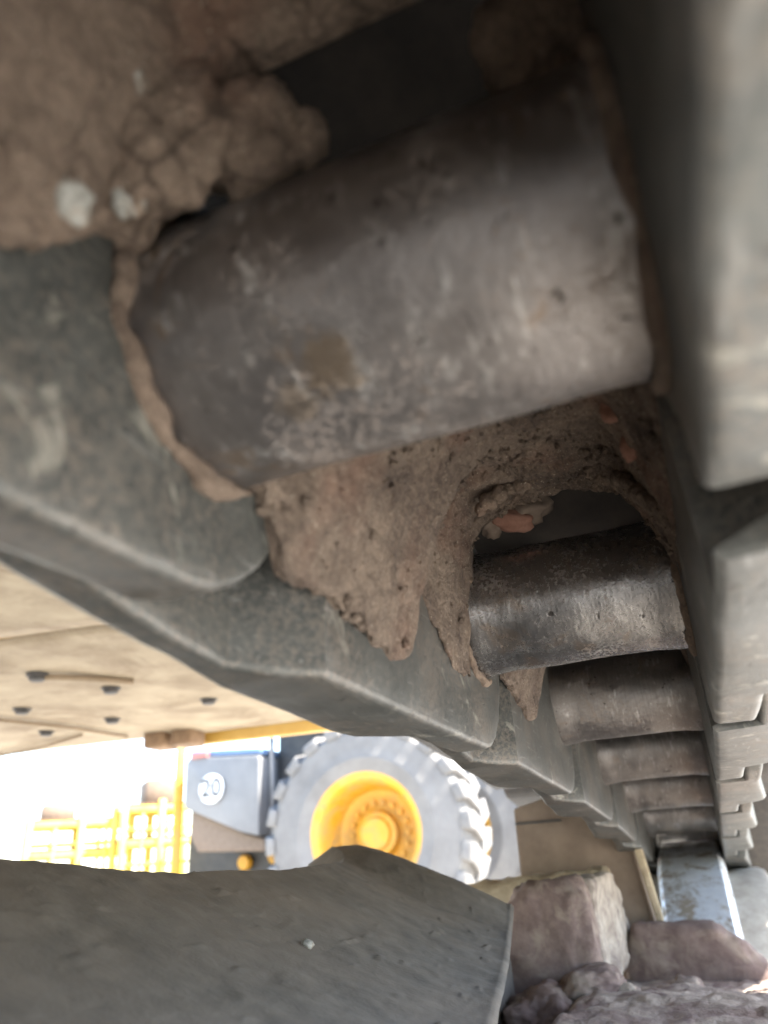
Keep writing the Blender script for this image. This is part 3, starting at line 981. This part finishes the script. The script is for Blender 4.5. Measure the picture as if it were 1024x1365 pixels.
def lo(name, me, mat, parent=None):
    me.transform(Matrix.Translation(-LO))
    return link_obj(name, me, mat, parent or loader)
lo("body_box", prism("body_box", [(-6.05, .62), (-6.05, 1.16), (-6.0, 1.22), (-4.97, 1.15), (-4.95, 1.1), (-4.95, .22), (-5.2, .28)], 8.30, 9.3, 'y', .02, 3), M['greybox'])["label"] = "grey body box with a round white plate marked 20"
lo("top_strip", prism("top_strip", [(-6.02, 1.24), (-6.02, 1.31), (-4.96, 1.24), (-4.96, 1.17)], 8.35, 9.2, 'y', .01, 2), M['blue'])
lo("lamp", box_mesh("lamp", -5.95, -5.72, 8.27, 8.36, 1.20, 1.27, .01, 2), M['redlamp'])
lo("lower_skirt", prism("lower_skirt", [(-6.02, .30), (-6.02, .60), (-5.2, .26), (-4.95, .19), (-4.93, .05), (-5.9, .10)], 8.42, 9.2, 'y', .02, 2), M['brown'])
lo("fender", prism("fender", [(-5.02, 1.62), (-4.0, 1.50), (-3.0, 1.60), (-2.6, 1.9), (-5.02, 1.9)], 8.5, 9.6, 'y', .02, 2), M['black'])
lo("side_panel", box_mesh("side_panel", -4.93, -4.2, 8.75, 9.4, .0, 1.6, .02, 2), M['black'])
lo("grab_post", tube_mesh("grab_post", [(-4.9, 8.55, .02), (-4.92, 8.55, 1.5)], .035, 10), M['greybox'])
lo("chassis", box_mesh("chassis", -6.6, -3.0, 9.2, 10.2, -.45, .35, .03, 2), M['black'])
for (x, z) in ((-5.65, -.05), (-5.2, .0)):
    me = lathe_mesh("round_lamp", [(0, .0), (0, .09), (.06, .10), (.10, .08), (.10, 0)], 24)
    o = link_obj("round_lamp", me, M['yellow'], loader, Vector((x, 9.17, z)) - LO, (0, 0, R(-90)))
# speed plate
SP = Vector((-5.615, 8.27, .81))
plate = lathe_mesh("speed_plate", [(0, 0), (0, .175), (.015, .175), (.015, 0)], 48)
po = link_obj("speed_plate", plate, M['white'], loader, SP - LO, (0, 0, R(-90)))
po["label"] = "round white speed plate marked 20"
cu = bpy.data.curves.new("digits", 'FONT')
cu.body = "20"
cu.size = .30
cu.align_x = 'CENTER'
cu.align_y = 'CENTER'
cu.extrude = .004
cu.offset = .006
tmp = bpy.data.objects.new("digits_curve", cu)
COL.objects.link(tmp)
bpy.context.view_layer.update()
dm = bpy.data.meshes.new_from_object(tmp)
dm.name = "digits"
bpy.data.objects.remove(tmp)
dm.transform(Matrix.Rotation(R(90), 4, 'X'))
link_obj("digits", dm, M['black'], loader, SP - LO + Vector((0, -.020, 0)))["label"] = "black digits 20"

# ------------------------------------------------------------------ yellow racks in the yard
def rack(x0, x1, y, d, zs, label, fill):
    root = empty("steel_rack", ((x0 + x1) / 2, y, G), label, "steel rack", "yellow steel racks in the yard")
    root.rotation_euler = (0, 0, R(48))
    o = Vector(root.location)
    def add(name, b, mat='rackyellow'):
        me = box_mesh(name, *b, .006, 1)
        me.transform(Matrix.Translation(-o))
        return link_obj(name, me, M[mat], root)
    top = zs[-1]
    for k in range(5):
        x = x0 + (x1 - x0) * k / 4
        w = .045 if k % 2 == 0 else .022
        for yy in (y, y + d):
            add("post", (x - w, x + w, yy - w, yy + w, G, top + (.12 if k % 2 == 0 else -.05)))
    for z in zs:
        for yy in (y, y + d):
            add("rail", (x0 + .05, x1 - .05, yy - .018, yy + .018, z - .045, z + .045))
            add("rail", (x0 + .05, x1 - .05, yy - .014, yy + .014, z - .27, z - .235))
        add("shelf", (x0, x1, y + .04, y + d - .04, z + .062, z + .08), 'rust')
    for (a, b, c, e) in fill:
        add("load", (x0 + a, x0 + b, y + .15, y + d - .15, c, e), 'brown')
rack(-9.0, -7.62, 9.0, .9, (-.45, .22, .62), "yellow steel rack farthest left behind the chain", [(.15, .6, .70, .9)])
rack(-7.5, -6.5, 9.1, .9, (-.4, .28, .72), "yellow steel rack nearest the grey box with the round plate", [(.3, .7, .80, 1.12)])
pst = box_mesh("post", -.06, .06, -.06, .06, 0, 2.75, .02, 2)
tag(link_obj("yellow_post", pst, M['yellow'], None, (-6.35, 8.6, G), (0, 0, R(40))), "tall yellow square post beside the grey box with the round plate", "post")
